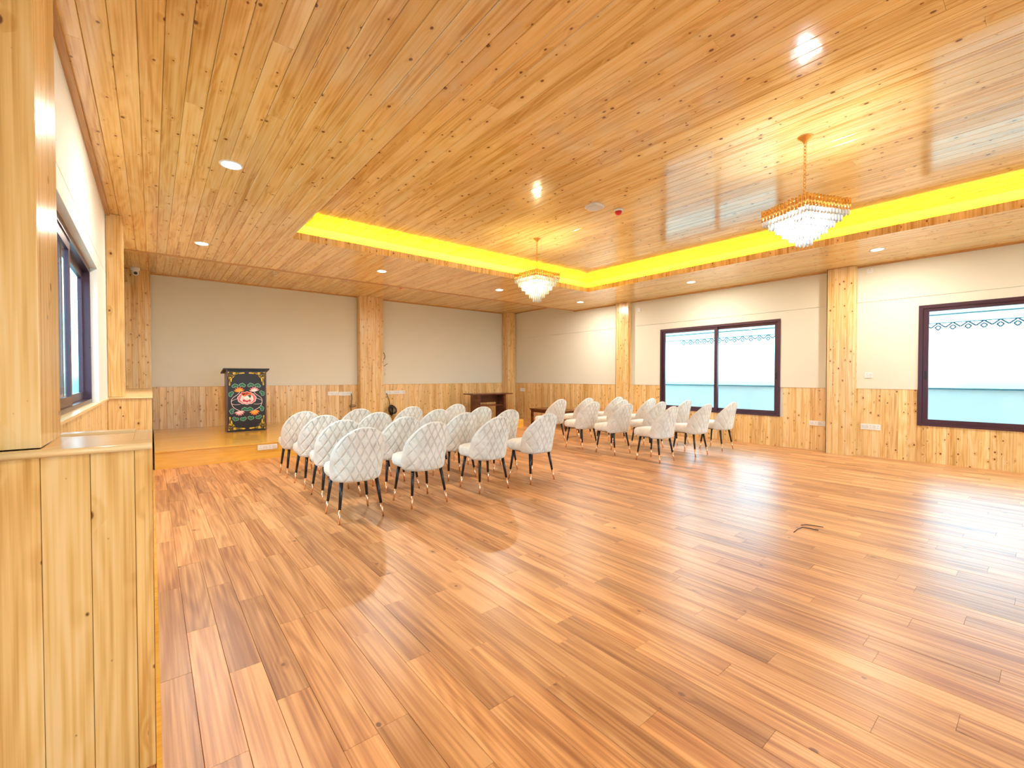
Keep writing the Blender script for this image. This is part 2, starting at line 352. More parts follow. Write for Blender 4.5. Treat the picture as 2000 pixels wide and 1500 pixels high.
# fascia boards, light shelf and outer cove wall
CT = 2.945
def fascia(p0, d, n_in, length):
    n = round(length/0.106); w = length/n
    for i in range(n):
        o = Vector(p0)+Vector(d)*(i*w)
        MB().board(o, (0,0,1), d, n_in, w-0.0006, CT-ZC, 0.014, 0.0015).build('fascia_board', M['pineZ'], ce)
fascia((RX0, RY1+0.014, ZC), (1,0,0), (0,-1,0), RX1-RX0)
fascia((RX1+0.014, RY1, ZC), (0,-1,0), (-1,0,0), RY1-RY0)
MB().box(RX0-0.014, RX0, RY0, RY1, ZC, CT).box(RX0, RX1, RY0-0.014, RY0, ZC, CT).build('fascia_panel', M['pineY'], ce)
MB().box(RX0, RX1, RY1+0.014, RY1+0.13, CT-0.012, CT-0.002).box(RX1+0.014, RX1+0.13, RY0, RY1+0.13, CT-0.012, CT-0.002) \
    .box(RX0-0.13, RX0-0.014, RY0, RY1+0.13, CT-0.012, CT-0.002).build('light_shelf', M['plasterW'], ce)
MB().box(RX0-0.13, RX1+0.13, RY1+0.13, RY1+0.14, CT-0.012, ZR).box(RX1+0.13, RX1+0.14, RY0-0.1, RY1+0.13, CT-0.012, ZR) \
    .box(RX0-0.14, RX0-0.13, RY0-0.1, RY1+0.13, CT-0.012, ZR).box(RX0-0.13, RX1+0.13, RY0-0.14, RY0-0.13, CT-0.012, ZR).build('cove_wall', M['plasterW'], ce)
def strip(name, x0, x1, y0, y1, label):
    o = MB().box(x0, x1, y0, y1, CT-0.0018, CT+0.012).build(name, M['cove']); tag(o, label, 'light strip'); return o
strip('led_strip', RX0+0.02, RX1-0.02, RY1+0.03, RY1+0.055, 'yellow glowing light strip hidden in the ceiling recess along the stage side')
strip('led_strip', RX1+0.03, RX1+0.055, RY0+0.02, RY1+0.02, 'yellow glowing light strip hidden in the ceiling recess along the window side')

# ------------------------------------------------------------------ walls
def wall_boards(parent, o, d, nrm, length, z0, z1, w=0.1, th=0.012, m='pineZ', name='wall_board', holes=()):
    n = max(1, round(length/w)); w = length/n; d = Vector(d)
    for i in range(n):
        a = Vector(o)+d*(i*w); c = (i+0.5)*w; zz = [(z0, z1)]
        for h0, h1, hz0, hz1 in holes:
            if h0 < c < h1: zz = [(z0, hz0)] if hz1 >= z1 else [(z0, hz0), (hz1, z1)]
        for q0, q1 in zz:
            if q1-q0 < 0.01: continue
            MB().board((a.x, a.y, q0), (0,0,1), d, nrm, w-0.0008, q1-q0, th, 0.002, R.uniform(-.0002, .0002)).build(name, M[m], parent)
W1 = (2.94, 5.235); W2 = (-1.10, 1.19); WZ = (0.51, 2.182)
# right wall: masonry behind, plaster above, boards below
mb = MB(); X0, X1 = XR+0.012, XR+0.2
ys = [YN-0.2, W2[0], W2[1], W1[0], W1[1], YB+0.2]
for i in (0, 2, 4): mb.box(X0, X1, ys[i], ys[i+1], -0.1, 3.3)
for a, b in (W1, W2): mb.box(X0, X1, a, b, -0.1, WZ[0]); mb.box(X0, X1, a, b, WZ[1], 3.3)
wr = structure(mb.build('wall_right', M['plasterW']))
mb = MB(); zg = 2.305
for i in (0, 2, 4): mb.box(XR, X0, ys[i], ys[i+1] if i < 4 else YB, ZD+0.005, zg)
for a, b in (W1, W2): mb.box(XR, X0, a, b, WZ[1], zg)
mb.box(XR, X0, YN, YB, zg+0.006, ZB)
mb.build('plaster_facing', M['plaster'], wr)
hol = [(a-YN, b-YN, WZ[0], 9) for a, b in (W2, W1)]
wall_boards(wr, (X0, YN, 0), (0,1,0), (-1,0,0), YB-YN, 0.0, ZD, holes=hol)
# fix long near part: pieces cap strip above the wainscot
mb = MB()
for a, b in ((YN, W2[0]), (W2[1], W1[0]), (W1[1], YB)): mb.box(XR-0.004, X0, a, b, ZD, ZD+0.005)
mb.build('wainscot_cap', M['corn'], wr)
# back wall
wb = structure(MB().box(XL-0.2, XR+0.2, YB+0.012, YB+0.2, -0.1, 3.3).build('wall_back', M['plasterW']))
MB().box(XL, XR, YB, YB+0.012, ZD+0.005, ZB).build('plaster_facing', M['plaster'], wb)
wall_boards(wb, (XR, YB+0.012, 0), (-1,0,0), (0,-1,0), XR-0.0, 0.0, ZD)
MB().box(0, XR, YB-0.004, YB+0.012, ZD, ZD+0.005).build('wainscot_cap', M['cornX'], wb)
# left wall with the deep-set window
LW = (2.45, 5.10); LZ = (0.985, 2.11)
mb = MB(); X0, X1 = -0.468, XL-0.012
mb.box(X0, X1, YN-0.2, LW[0], -0.1, 3.3).box(X0, X1, LW[1], YB+0.2, -0.1, 3.3).box(X0, X1, LW[0], LW[1], -0.1, LZ[0]-0.02).box(X0, X1, LW[0], LW[1], LZ[1], 3.3)
wl = structure(mb.build('wall_left', M['plasterW']))
mb = MB(); zl = 2.236
mb.box(X1, XL, YN, LW[0], ZD, zl).box(X1, XL, LW[1], YB, LZ[0], zl).box(X1, XL, LW[0], LW[1], LZ[1], zl).box(X1, XL, YN, YB, zl+0.006, ZB)
mb.build('plaster_facing', M['plasterW'], wl)
wall_boards(wl, (X1, 6.0, 0), (0,-1,0), (1,0,0), 6.0-YN, 0.0, 0.968, w=0.1)
MB().box(X1-0.05, XL+0.012, 2.3, 5.99, 0.968, 0.985).build('window_sill_board', M['pineY'], wl)
# near wall behind the camera, with two unseen windows added for daylight fill
mb = MB(); NW = ((0.4, 3.6), (4.4, 7.8)); NZ = (0.4, 2.6)
xs = [XL-0.2, 0.4, 3.6, 4.4, 7.8, XR+0.2]
for i in (0, 2, 4): mb.box(xs[i], xs[i+1], YN-0.2, YN, -0.1, 3.3)
for a, b in NW: mb.box(a, b, YN-0.2, YN, -0.1, NZ[0]).box(a, b, YN-0.2, YN, NZ[1], 3.3)
wn_ = structure(mb.build('wall_near', M['plaster']))
# cornices
structure(MB().box(XL, XL+0.035, YN, 10.1, ZC-0.022, ZC).build('trim_2', M['corn']))
structure(MB().box(XR-0.03, XR, YN, YSOF, ZC-0.02, ZC).box(XR-0.03, XR, YSOF+0.02, YB, ZB-0.02, ZB).build('trim_3', M['corn']))
structure(MB().box(0.0, XR-0.03, YB-0.03, YB, ZB-0.022, ZB).build('trim_4', M['cornX']))

# ------------------------------------------------------------------ windows
def sliding_window(name, ax, X, y0, y1, z0, z1, sgn, depth=0.08, meet=None, latch=True, fw=0.045, sw=0.06):
    """window in a plane X = const; sgn +1: outside is +X"""
    w = lambda a, b: (min(X+sgn*a, X+sgn*b), max(X+sgn*a, X+sgn*b))
    mb = MB(); p = w(-0.012, depth)
    mb.box(*p, y0, y1, z0, z0+fw*0.7).box(*p, y0, y1, z1-fw, z1).box(*p, y0, y0+fw, z0+fw*0.7, z1-fw).box(*p, y1-fw, y1, z0+fw*0.7, z1-fw)
    root = structure(mb.build(name, M['bronze']))
    m = meet if meet is not None else (y0+y1)/2
    i0, i1, a0, a1 = y0+fw, y1-fw, z0+fw*0.7, z1-fw
    for (s0, s1), (d0, d1) in (((m-sw/2, i1), (0.006, 0.030)), ((i0, m+sw/2), (0.038, 0.062))):
        q = w(d0, d1); mb = MB()
        mb.box(*q, s0, s1, a0, a0+sw).box(*q, s0, s1, a1-sw*0.8, a1).box(*q, s0, s0+sw, a0+sw, a1-sw*0.8).box(*q, s1-sw, s1, a0+sw, a1-sw*0.8)
        sash = mb.build('sash', M['bronze'], root)
        g = w((d0+d1)/2-0.003, (d0+d1)/2+0.003)
        MB().box(*g, s0+sw, s1-sw, a0+sw, a1-sw*0.8).build('pane', M['glass'], sash)
        if latch:
            yl = (s1-sw*0.5) if s1 > m+0.3 else s0+sw*0.5
            l_ = w(d0-0.006, d0); MB().box(*l_, yl-0.009, yl+0.009, 1.15, 1.27).build('latch', M['black'], sash)
    return root
# glass is the near sash first from the far side; names in reading order
sliding_window('window_1', 'X', XR, W1[0], W1[1], WZ[0], WZ[1], 1, meet=4.06)
sliding_window('window_2', 'X', XR, W2[0], W2[1], WZ[0], WZ[1], 1, meet=0.05)
def left_window():
    X = -0.391; y0, y1 = LW; z0, z1 = LZ
    mb = MB(); p = (X-0.075, X)
    mb.box(*p, y0, y1, z0, z0+0.03).box(*p, y0, y1, z1-0.045, z1).box(*p, y0, y0+0.045, z0+0.03, z1-0.045).box(*p, y1-0.035, y1, z0+0.03, z1-0.045)
    root = structure(mb.build('window_3', M['bronze']))
    for (s0, s1), (q0, q1) in (((y0+0.045, 4.0), (X-0.032, X-0.008)), ((3.93, y1-0.035), (X-0.068, X-0.044))):
        mb = MB(); a0, a1, sw = z0+0.03, z1-0.045, 0.06
        mb.box(q0, q1, s0, s1, a0, a0+sw).box(q0, q1, s0, s1, a1-sw, a1).box(q0, q1, s0, s0+sw, a0+sw, a1-sw).box(q0, q1, s1-sw, s1, a0+sw, a1-sw)
        sash = mb.build('sash', M['bronze'], root); c = (q0+q1)/2
        MB().box(c-0.003, c+0.003, s0+sw, s1-sw, a0+sw, a1-sw).build('pane', M['glass'], sash)
left_window()
for k, (a, b) in enumerate(NW):
    mb = MB(); q = (YN-0.1, YN-0.04)
    for x0, x1, z0, z1 in ((a, b, NZ[0], NZ[0]+.06), (a, b, NZ[1]-.06, NZ[1]), (a, a+.06, NZ[0]+.06, NZ[1]-.06), (b-.06, b, NZ[0]+.06, NZ[1]-.06), ((a+b)/2-.03, (a+b)/2+.03, NZ[0]+.06, NZ[1]-.06)):
        mb.box(x0, x1, *q, z0, z1)
    w_ = structure(mb.build('window_%d' % (4+k), M['bronze']))  # out of view, added to let fill daylight in
    MB().box(a+.06, b-.06, YN-0.073, YN-0.067, NZ[0]+.06, NZ[1]-.06).build('pane', M['glass'], w_)

# ------------------------------------------------------------------ timber columns
def column(label, x0, x1, y0, y1, z0, z1, faces, w=0.1, m='pineZ'):
    """faces: letters among W (-x), S (-y), E (+x), N (+y)"""
    t = thing('timber_column', label, 'column', ((x0+x1)/2, (y0+y1)/2, z0))
    cx, cy, cz = t.location; th = 0.012
    MB().box(x0+th-cx if 'W' in faces else x0-cx, x1-th-cx if 'E' in faces else x1-cx, y0+th-cy if 'S' in faces else y0-cy, y1-th-cy if 'N' in faces else y1-cy, 0, z1-z0).build('core', M['pineback'], t)
    H = z1-z0
    def run(o, d, n, ln):
        k = max(1, round(ln/w)); ww = ln/k
        for i in range(k):
            a = Vector(o)+Vector(d)*(i*ww)
            MB().board(a, (0,0,1), d, n, ww-0.001, H, th, 0.002).build('board', M[m], t)
    e = 0.0005
    if 'W' in faces: run((x0+th-cx, y0+th-cy, 0), (0,1,0), (-1,0,0), y1-y0-th-e)
    if 'E' in faces: run((x1-th-cx, y1-cy, 0), (0,-1,0), (1,0,0), y1-y0-th-e)
    if 'S' in faces: run((x1-cx, y0+th-cy, 0), (-1,0,0), (0,-1,0), x1-x0)
    if 'N' in faces: run((x0-cx, y1-th-cy, 0), (1,0,0), (0,1,0), x1-x0)
    return t
g_ = 'timber clad wall columns'
column('knotty pine clad column between the two right-hand windows', 8.165, XR-0.001, 1.885, 2.24, 0, ZC-0.003, 'WSN', 0.095)
column('pine clad column at the left edge of the far right-hand window', 8.205, XR-0.001, 5.965, 6.31, 0, ZC-0.003, 'WSN', 0.085)
column('pine clad column in the middle of the cream back wall', 3.725, 4.29, 10.1, YB-0.013, 0.238, ZB-0.003, 'WSE', 0.094)
column('narrow pine clad column filling the far right corner of the hall', 8.012, XR-0.013, 10.0, YB-0.013, 0, ZB-0.003, 'WS', 0.1)
column('pine clad corner column behind the white dome camera', XL+0.001, 0.0, 10.1, YB-0.013, 0.992, ZB-0.003, 'SE', 0.09)
column('slim pine column standing on the far wainscot ledge beside the left window', XL+0.001, -0.222, 6.07, 6.42, 0.992, ZC-0.003, 'SEN', 0.13, 'pineZn')
column('large close pine column at the left edge of the picture', XL+0.001, -0.242, 1.783, 2.13, 1.002, ZC-0.003, 'SEN', 0.2, 'pineZn')

# ------------------------------------------------------------------ wainscot piers with ledges (left side)
def pier(label, y0, y1, edges, m, H):
    t = thing('wainscot_pier', label, 'pier', (-0.17, y0, 0)); cx, cy = -0.17, y0; th = 0.012
    MB().box(XL+0.001-cx, -0.004-th-cx, th, y1-y0-th, 0, H).build('core', M['pineback'], t)
    for a, b in zip(edges, edges[1:]):
        MB().board((b-cx-0.0006, th, 0), (0,0,1), (-1,0,0), (0,-1,0), b-a-0.0012, H, th, 0.0012).build('board', M[m], t)
    # side boards facing the hall
    n = max(1, round((y1-y0-2*th)/0.1)); w = (y1-y0-2*th)/n
    for i in range(n):
        MB().board((-0.004-th-cx, y1-y0-th-i*w, 0), (0,0,1), (0,-1,0), (1,0,0), w-0.001, H, th, 0.002).build('board', M[m], t)
    MB().box(-0.020-cx, -0.0035-cx, -0.0005, th+0.003, 0, H).build('corner_strip', M['pineZn'], t)
    return t, cx, cy
t, cx, cy = pier('close wainscot pier of wide pine boards with a framed ledge', 1.742, 2.17, [XL+0.001, -0.239, -0.140, -0.0433, -0.004], 'pineZn', .98)
MB().prism([(XL+.001-cx, -.014, .98), (-0.002-cx, -.014, .98), (-0.002-cx, .095, .98), (-0.048-cx, .095, .98), (-0.048-cx, .32, .98), (-.212-cx, .32, .98), (-.212-cx, .081, .98), (-.242-cx, .021, .98), (XL+.001-cx, .021, .98)][::-1], (0,0,.02)).build('ledge_board', M['pineX'], t)
MB().box(-.0475-cx, -.002-cx, .0955, .43, .98, .9995).build('ledge_end_piece', M['pineY'], t)
MB().prism([(-.2415-cx, .023, .98), (-.2125-cx, .082, .98), (-.2125-cx, .34, .98), (-.2415-cx, .34, .98)], (0,0,.0195)).build('ledge_mitre_piece', M['pineY'], t)
MB().box(-.2415-cx, -.048-cx, .366, .43, .98, 1.006).build('ledge_rear_strip', M['pineX'], t)
MB().tube([(XL+.001-cx, -.014, .99), (-.002-cx, -.014, .99)], .0098, 10).build('ledge_nosing', M['pineX'], t)
t, cx, cy = pier('long far wainscot pier running from the slim column back to the stage wall', 6.0, YB-0.013, [XL+0.001, -0.245, -0.142, -0.045, -0.004], 'pineZn', .97)
MB().box(XL+.001-cx, .004-cx, -.022, YB-.013-6.0, .971, .990).build('ledge_board', M['pineY'], t)
MB().tube([(XL+.001-cx, -.022, .9805), (.004-cx, -.022, .9805)], .009, 8).build('ledge_nosing', M['pineX'], t)

# ------------------------------------------------------------------ stage
st = thing('stage_platform', 'low varnished plywood stage platform under the cream back wall', 'stage', (3.1, 8.7, 0))
MB().box(0.0-3.1+.016, 6.0-3.1, 7.285-8.7, YB-.014-8.7, 0.0, 0.216).build('base', M['dark'], st)
MB().box(-3.1+.016, 2.9, 7.27-8.7, 7.285-8.7, 0.0, 0.214).build('front_panel', M['stage'], st)
for i in range(5):
    x0 = -3.1+.016+i*1.2
    MB().box(x0, min(x0+1.199, 2.905), 7.262-8.7, YB-.014-8.7, 0.217, 0.236).build('deck_panel', M['stage'], st)
o = MB().box(6.02, 6.775, 7.87, 8.7, 0, 0.19).build('step_box', M['stage']); bevel(o, .003, 1); tag(o, 'small orange plywood step at the right end of the stage', 'step')

# ------------------------------------------------------------------ lectern
def disc(c, r, n=16, sx=1, sy=1, rot=0):
    return [(c[0]+sx*r*math.cos(2*math.pi*k/n)*math.cos(rot)-sy*r*math.sin(2*math.pi*k/n)*math.sin(rot),
             c[1]+sx*r*math.cos(2*math.pi*k/n)*math.sin(rot)+sy*r*math.sin(2*math.pi*k/n)*math.cos(rot)) for k in range(n)]
lx0, lx1, ly0, ly1 = 0.99, 1.60, 8.975, 9.22
le = thing('lectern', 'black painted wooden lectern with lotus flowers and gold corner scrolls', 'lectern', ((lx0+lx1)/2, (ly0+ly1)/2, 0.236))
M['lack'] = mat('black_paint', (0.008, 0.004, 0.007), 0.42); M['lside'] = wood('dark_stained_side', 'Z', (0.16,0.055,0.03), (0.10,0.03,0.02), (0.05,0.015,0.012), PK, 0.3, knots=False)
hw, hd = (lx1-lx0)/2, (ly1-ly0)/2; LH = 1.085
MB().box(-hw+.018, hw-.018, -hd, -hd+.018, 0, LH).build('front_panel', M['lack'], le)
for s in (-1, 1):
    MB().prism([(s*hw, -hd, 0), (s*hw, hd, 0), (s*hw, hd, LH-.045), (s*hw, -hd, LH)], (-s*.018, 0, 0)).build('side_panel', M['lside'], le)
MB().box(-hw+.018, hw-.018, -hd+.018, hd, 0.02, 0.04).build('bottom_shelf', M['lside'], le)
MB().box(-hw+.018, hw-.018, -hd+.018, hd, 0.55, 0.568).build('shelf', M['lside'], le)
MB().prism([(-hw-.045, -hd-.04, LH+.002), (-hw-.045, hd+.13, LH-.068), (-hw-.045, hd+.13, LH-.046), (-hw-.045, -hd-.04, LH+.024)], (2*hw+.09, 0, 0)).build('top', M['lack'], le)
# painted decoration as thin raised paint
PC = {'gold': mat('gold_paint', (0.83,0.55,0.06), 0.45), 'green': mat('green_paint', (0.008,0.13,0.055), 0.45), 'lgreen': mat('pale_green_paint', (0.30,0.50,0.40), 0.45),
      'pink': mat('pink_paint', (0.72,0.16,0.20), 0.45), 'pale': mat('pale_pink_paint', (0.86,0.66,0.66), 0.45), 'whitep': mat('white_paint', (0.88,0.86,0.84), 0.45),
      'orange': mat('orange_paint', (0.80,0.17,0.02), 0.45), 'redp': mat('red_paint', (0.55,0.05,0.02), 0.45), 'crimson': mat('crimson_paint', (0.48,0.03,0.07), 0.45), 'yellow': mat('amber_paint', (0.9,0.42,0.04), .45)}
class Art:
    """flat painted shapes on the front panel (u to the right, v up, in metres from panel centre bottom)"""
    def __init__(s): s.mbs = {}; s.lay = 0
    def poly(s, col, pts, lay):
        mb = s.mbs.setdefault(col, MB()); y = -hd-0.0003-0.00035*lay
        mb.prism([(u, y, v) for u, v in pts], (0, 0.0003, 0))
    def line(s, col, pts, w, lay):
        for (a, b), (c, d) in zip(pts, pts[1:]):
            dx, dy = c-a, d-b; l = math.hypot(dx, dy) or 1; nx_, ny_ = -dy/l*w/2, dx/l*w/2
            s.poly(col, [(a+nx_, b+ny_), (a-nx_, b-ny_), (c-nx_, d-ny_), (c+nx_, d+ny_)], lay)
    def build(s, name):
        mats = list(s.mbs); big = MB()
        for i, k in enumerate(mats):
            mb = s.mbs[k]; big.add(mb.v, mb.f, False, i)
        return big.build(name, [PC[k] for k in mats], le)
def curve(pts, n=14):
    out = []
    for i in range(n+1):
        t = i/n; m = len(pts)-1; q = [Vector(p) for p in pts]
        while len(q) > 1: q = [q[j]*(1-t)+q[j+1]*t for j in range(len(q)-1)]
        out.append((q[0].x, q[0].y))
    return out
def scroll(cx_, cz_, sx_, sz_):
    A = Art(); f = lambda u, v: (cx_+sx_*u, cz_+sz_*v)
    ln = lambda pts, w: A.line('gold', [f(*p) for p in pts], w, 1)
    ln([(0.05+0.042*math.cos(a*math.pi/8), -0.055+0.045*math.sin(a*math.pi/8)) for a in range(17)], 0.018)
    ln(curve([(0.02,-0.02), (0.09,0.01), (0.14,-0.05), (0.19,-0.015), (0.25,-0.018)]), 0.020)
    ln(curve([(0.02,-0.02), (-0.01,-0.10), (0.06,-0.13), (0.02,-0.19), (0.025,-0.235)]), 0.020)
    ln(curve([(0.05,-0.09), (0.10,-0.08), (0.09,-0.03), (0.13,-0.02)]), 0.017)
    ln(curve([(0.05,-0.05), (0.08,-0.09), (0.04,-0.13), (0.05,-0.17)]), 0.016)
    ln([(0.035,-0.05), (0.06,-0.06), (0.055,-0.085)], 0.010)
    A.poly('gold', [f(u, v) for u, v in disc((0.012,-0.012), 0.013)], 1)
    for k in range(4): A.poly('gold', [f(u, v) for u, v in disc((0.13+0.03*k, -0.028+0.006*k), 0.014-0.0022*k)], 1)
    for k in range(4): A.poly('gold', [f(u, v) for u, v in disc((0.032, -0.13-0.027*k), 0.014-0.0022*k)], 1)
    A.build('corner_scroll')
m_ = 0.022
scroll(-hw+m_, LH-.04, 1, 1); scroll(hw-m_, LH-.04, -1, 1); scroll(-hw+m_, m_+.01, 1, -1); scroll(hw-m_, m_+.01, -1, -1)
def petal(A, c, r, wd, ang, col, lay):
    pts = []
    for k in range(14):
        t = 2*math.pi*k/14; u = r*(0.5+0.5*math.cos(t)); v = wd*math.sin(t)*(0.6+0.4*math.cos(t*0.5))
        pts.append((c[0]+u*math.cos(ang)-v*math.sin(ang), c[1]+u*math.sin(ang)+v*math.cos(ang)))
    A.poly(col, pts, lay)
def lotus(c, s, up, cols, name='painted_blossom'):
    A = Art()
    for k, a in enumerate((-70, 70, -42, 42, -15, 15)):
        petal(A, c, s*0.085, s*0.022, up*math.pi/2+math.radians(a), cols[0], 1+k*.2)
        petal(A, c, s*0.068, s*0.014, up*math.pi/2+math.radians(a), cols[1], 2.4+k*.2)
    petal(A, c, s*0.075, s*0.022, up*math.pi/2, cols[0], 4); petal(A, c, s*0.055, s*0.014, up*math.pi/2, cols[1], 5)
    A.build(name)
def leaf(c, s, ang):
    A = Art()
    for a in (-65, 0, 65):
        cc = (c[0]+s*0.022*math.cos(ang+math.radians(a)), c[1]+s*0.022*math.sin(ang+math.radians(a)))
        A.poly('lgreen', disc(cc, s*0.024, 12), 1+.01*a/65); A.poly('green', disc(cc, s*0.0185, 12), 2+.01*a/65)
    A.build('painted_leaf')
A = Art(); cz = 0.585
for s in (-1, 1):
    A.line('pale', [(s*u, v) for u, v in curve([(0.11, 0.70), (0.12, 0.63), (0.24, 0.62), (0.235, 0.53)])], 0.008, 0)
    A.line('pale', [(s*u, v) for u, v in curve([(0.235, 0.53), (0.23, 0.42), (0.17, 0.40), (0.10, 0.36)])], 0.008, 0)
    A.line('pale', [(s*u, v) for u, v in curve([(0.235, 0.53), (0.21, 0.56), (0.18, 0.565), (0.14, 0.58)])], 0.006, 0)
    A.line('pale', [(s*u, v) for u, v in curve([(0.225, 0.49), (0.19, 0.47), (0.15, 0.47), (0.1, 0.48)])], 0.006, 0)
A.build('painted_vine')
lotus((-0.115, 0.70), 1.0, 1, ('orange', 'yellow')); lotus((0.115, 0.70), 1.0, 1, ('pink', 'whitep'))
lotus((-0.115, 0.36), 1.0, -1, ('pink', 'pale')); lotus((0.115, 0.36), 1.0, -1, ('orange', 'yellow'))
A = Art()
for k in range(11):
    a = math.radians(-90+(k-5)*32.7); c = (0.105*math.cos(a), cz-0.005+0.068*math.sin(a))
    A.poly('pale', disc(c, 0.044, 14), 1+.02*k); A.poly('pink', disc(c, 0.034, 14), 2+.02*k)
for k in range(7):
    a = math.radians(-90+(k-3)*40); c = (0.066*math.cos(a), cz-.012+0.042*math.sin(a))
    A.poly('whitep', disc(c, 0.036, 14), 3+.02*k); A.poly('crimson' if k in (2, 3, 4) else 'pale', disc(c, 0.024, 14), 4+.02*k)
for c, col in (((-.032, cz+.055), 'orange'), ((0.0, cz+.085), 'redp'), ((.045, cz+.075), 'orange'), ((-.06, cz+.08), 'redp')): A.poly('pale', disc(c, .034), 4.6); A.poly(col, disc(c, .028), 5)
A.poly('green', disc((.04, cz+.03), .026, 8), 5.4)
A.poly('whitep', disc((0, cz-.002), .036, 16, 1, 1.15), 6); A.poly('pale', disc((0, cz-.022), .02, 10), 6.5)
A.build('painted_blossom')
for c, a in (((-.175, .79), 100), ((-.07, .80), 80), ((.06, .80), 100), ((.165, .79), 80), ((-.225, .655), 150), ((.225, .66), 30), ((-.215, .36), 170), ((.215, .39), 20),
             ((-.035, .375), 90), ((.045, .375), 90), ((-.17, .24), 250), ((-.06, .235), 280), ((.06, .245), 260), ((.175, .255), 290)):
    leaf(c, 1.15, math.radians(a))

# ------------------------------------------------------------------ tables
pt = thing('console_table', 'dark red-brown console table by the far right corner column', 'table', (6.98, 9.55, 0), math.radians(-4))
MB().box(-.62, .62, -.26, .26, .722, .75).build('tabletop', M['brown'], pt)
for s in (-1, 1): MB().box(s*.40-.035, s*.40+.035, -.20, .20, .05, .722).build('side_panel', M['brown'], pt)
MB().box(-.365, .365, .10, .12, .50, .722).build('modesty_panel', M['brown'], pt)
MB().box(-.365, .365, -.16, .16, .42, .45).build('shelf', M['brown'], pt)
for s in (-1, 1): MB().box(s*.40-.05, s*.40+.05, -.24, .24, 0, .05).build('foot', M['brown'], pt)
pt = thing('low_table', 'low brown wooden table behind the right-hand chairs', 'table', (7.50, 7.52, 0))
MB().box(-.29, .29, -.62, .62, .385, .415).build('tabletop', M['brown'], pt)
for sy in (-1, 1): MB().box(-.24, .24, sy*.555-.01, sy*.555+.01, .325, .385).build('apron', M['brown'], pt)
for sx_ in (-1, 1): MB().box(sx_*.25-.01, sx_*.25+.01, -.54, .54, .325, .385).build('apron', M['brown'], pt)
for sx_ in (-1, 1):
    for sy in (-1, 1): MB().box(sx_*.25-.025, sx_*.25+.025, sy*.57-.025, sy*.57+.025, 0, .385).build('leg', M['brown'], pt)

# ------------------------------------------------------------------ chairs
def back_mesh():
    NU, NV = 150, 170; vs = []; fs = []
    z0, z1 = 0.328, 0.79
    def hwid(t):
        # half width of the shell by height
        if t < 0.10: b = 0.168+0.048*math.sqrt(max(0, 1-((0.10-t)/0.10)**2))
        elif t < 0.42: b = 0.216+0.008*math.sin((t-0.10)/0.32*math.pi/2)
        else: q = (t-0.42)/0.58; b = 0.224*math.sqrt(max(0, 1-q**2.3))
        return b
    def surf(s, t, side):
        w = hwid(t); x = s*w; z = z0+(z1-z0)*t
        ax = abs(x)/0.224
        wrap = (0.155*(1-t)**0.7+0.045)*ax**3.4
        lean = -0.045-0.075*max(0, t-0.08)
        y = wrap+lean+(0.02 if t > 0.10 else 0.02+0.03*((0.10-t)/0.10)**2)
        th = 0.052*(1-0.25*t)
        e = min(1.0, (1-abs(s))*w/0.028); e2 = min(1.0, (1-t)*(z1-z0)/0.03); e3 = min(1.0, t*(z1-z0)/0.03)
        prof = math.sqrt(max(0, 1-(1-e)**2))*math.sqrt(max(0, 1-(1-e2)**2))*math.sqrt(max(0, 1-(1-e3)**2))
        g = 0
        if side < 0:
            u = x/0.068+(z-0.34)/0.132; v = x/0.068-(z-0.34)/0.132
            dl = min(abs(u-round(u)), abs(v-round(v)))*0.068*0.88
            g = 0.0085*math.exp(-(dl/0.0034)**2)+0.0065*(1-min(1, dl/0.02))**2
            rim = min((1-abs(s))*w, (1-t)*(z1-z0))
            g *= min(1, max(0, (rim-0.012)/0.012))
        return Vector((x, y+side*(th/2*prof-g), z))
    for side in (-1, 1):
        nu, nv = (NU, NV) if side < 0 else (28, 32); base = len(vs)
        for j in range(nv+1):
            t = j/nv; t = 0.5-0.5*math.cos(math.pi*t)*(1.0) if side > 0 else t
            if side < 0: t = min(1, max(0, t+0.012*math.sin(2*math.pi*t)*-1))
            for i in range(nu+1):
                s = 2*i/nu-1; s = math.sin(s*math.pi/2)*0.5+s*0.5
                vs.append(surf(s, min(t, 0.99999), side))
        for j in range(nv):
            for i in range(nu):
                a = base+j*(nu+1)+i; q = (a, a+1, a+nu+2, a+nu+1); fs.append(q if side < 0 else q[::-1])
    mb = MB(); mb.add(vs, fs, True); return mb
def seat_mesh():
    n, rings = 44, []
    prof = [(0.0, .345), (.80, .345), (.93, .352), (.985, .372), (1.0, .40), (.99, .428), (.95, .447), (.85, .458), (.6, .464), (0.0, .467)]
    vs = []; fs = []
    for r, z in prof:
        for k in range(n):
            a = 2*math.pi*k/n; c, s_ = math.cos(a), math.sin(a)
            p = 3.4; q = (abs(c)**p+abs(s_)**p)**(-1/p)
            ox = (0.206+0.012*max(0, s_))*c*q
            oy = 0.24+0.225*s_*q if s_ > 0 else max(0.24+0.26*s_*q, -0.012+0.18*(abs(ox)/0.224)**3.4)
            rr = max(r, .001); vs.append((ox*rr, 0.235+(oy-0.235)*rr, z))
    for i in range(len(prof)-1):
        for k in range(n):
            a, b = i*n+k, i*n+(k+1) % n; fs.append((a, b, b+n, a+n))
    mb = MB(); mb.add(vs, fs, True); return mb
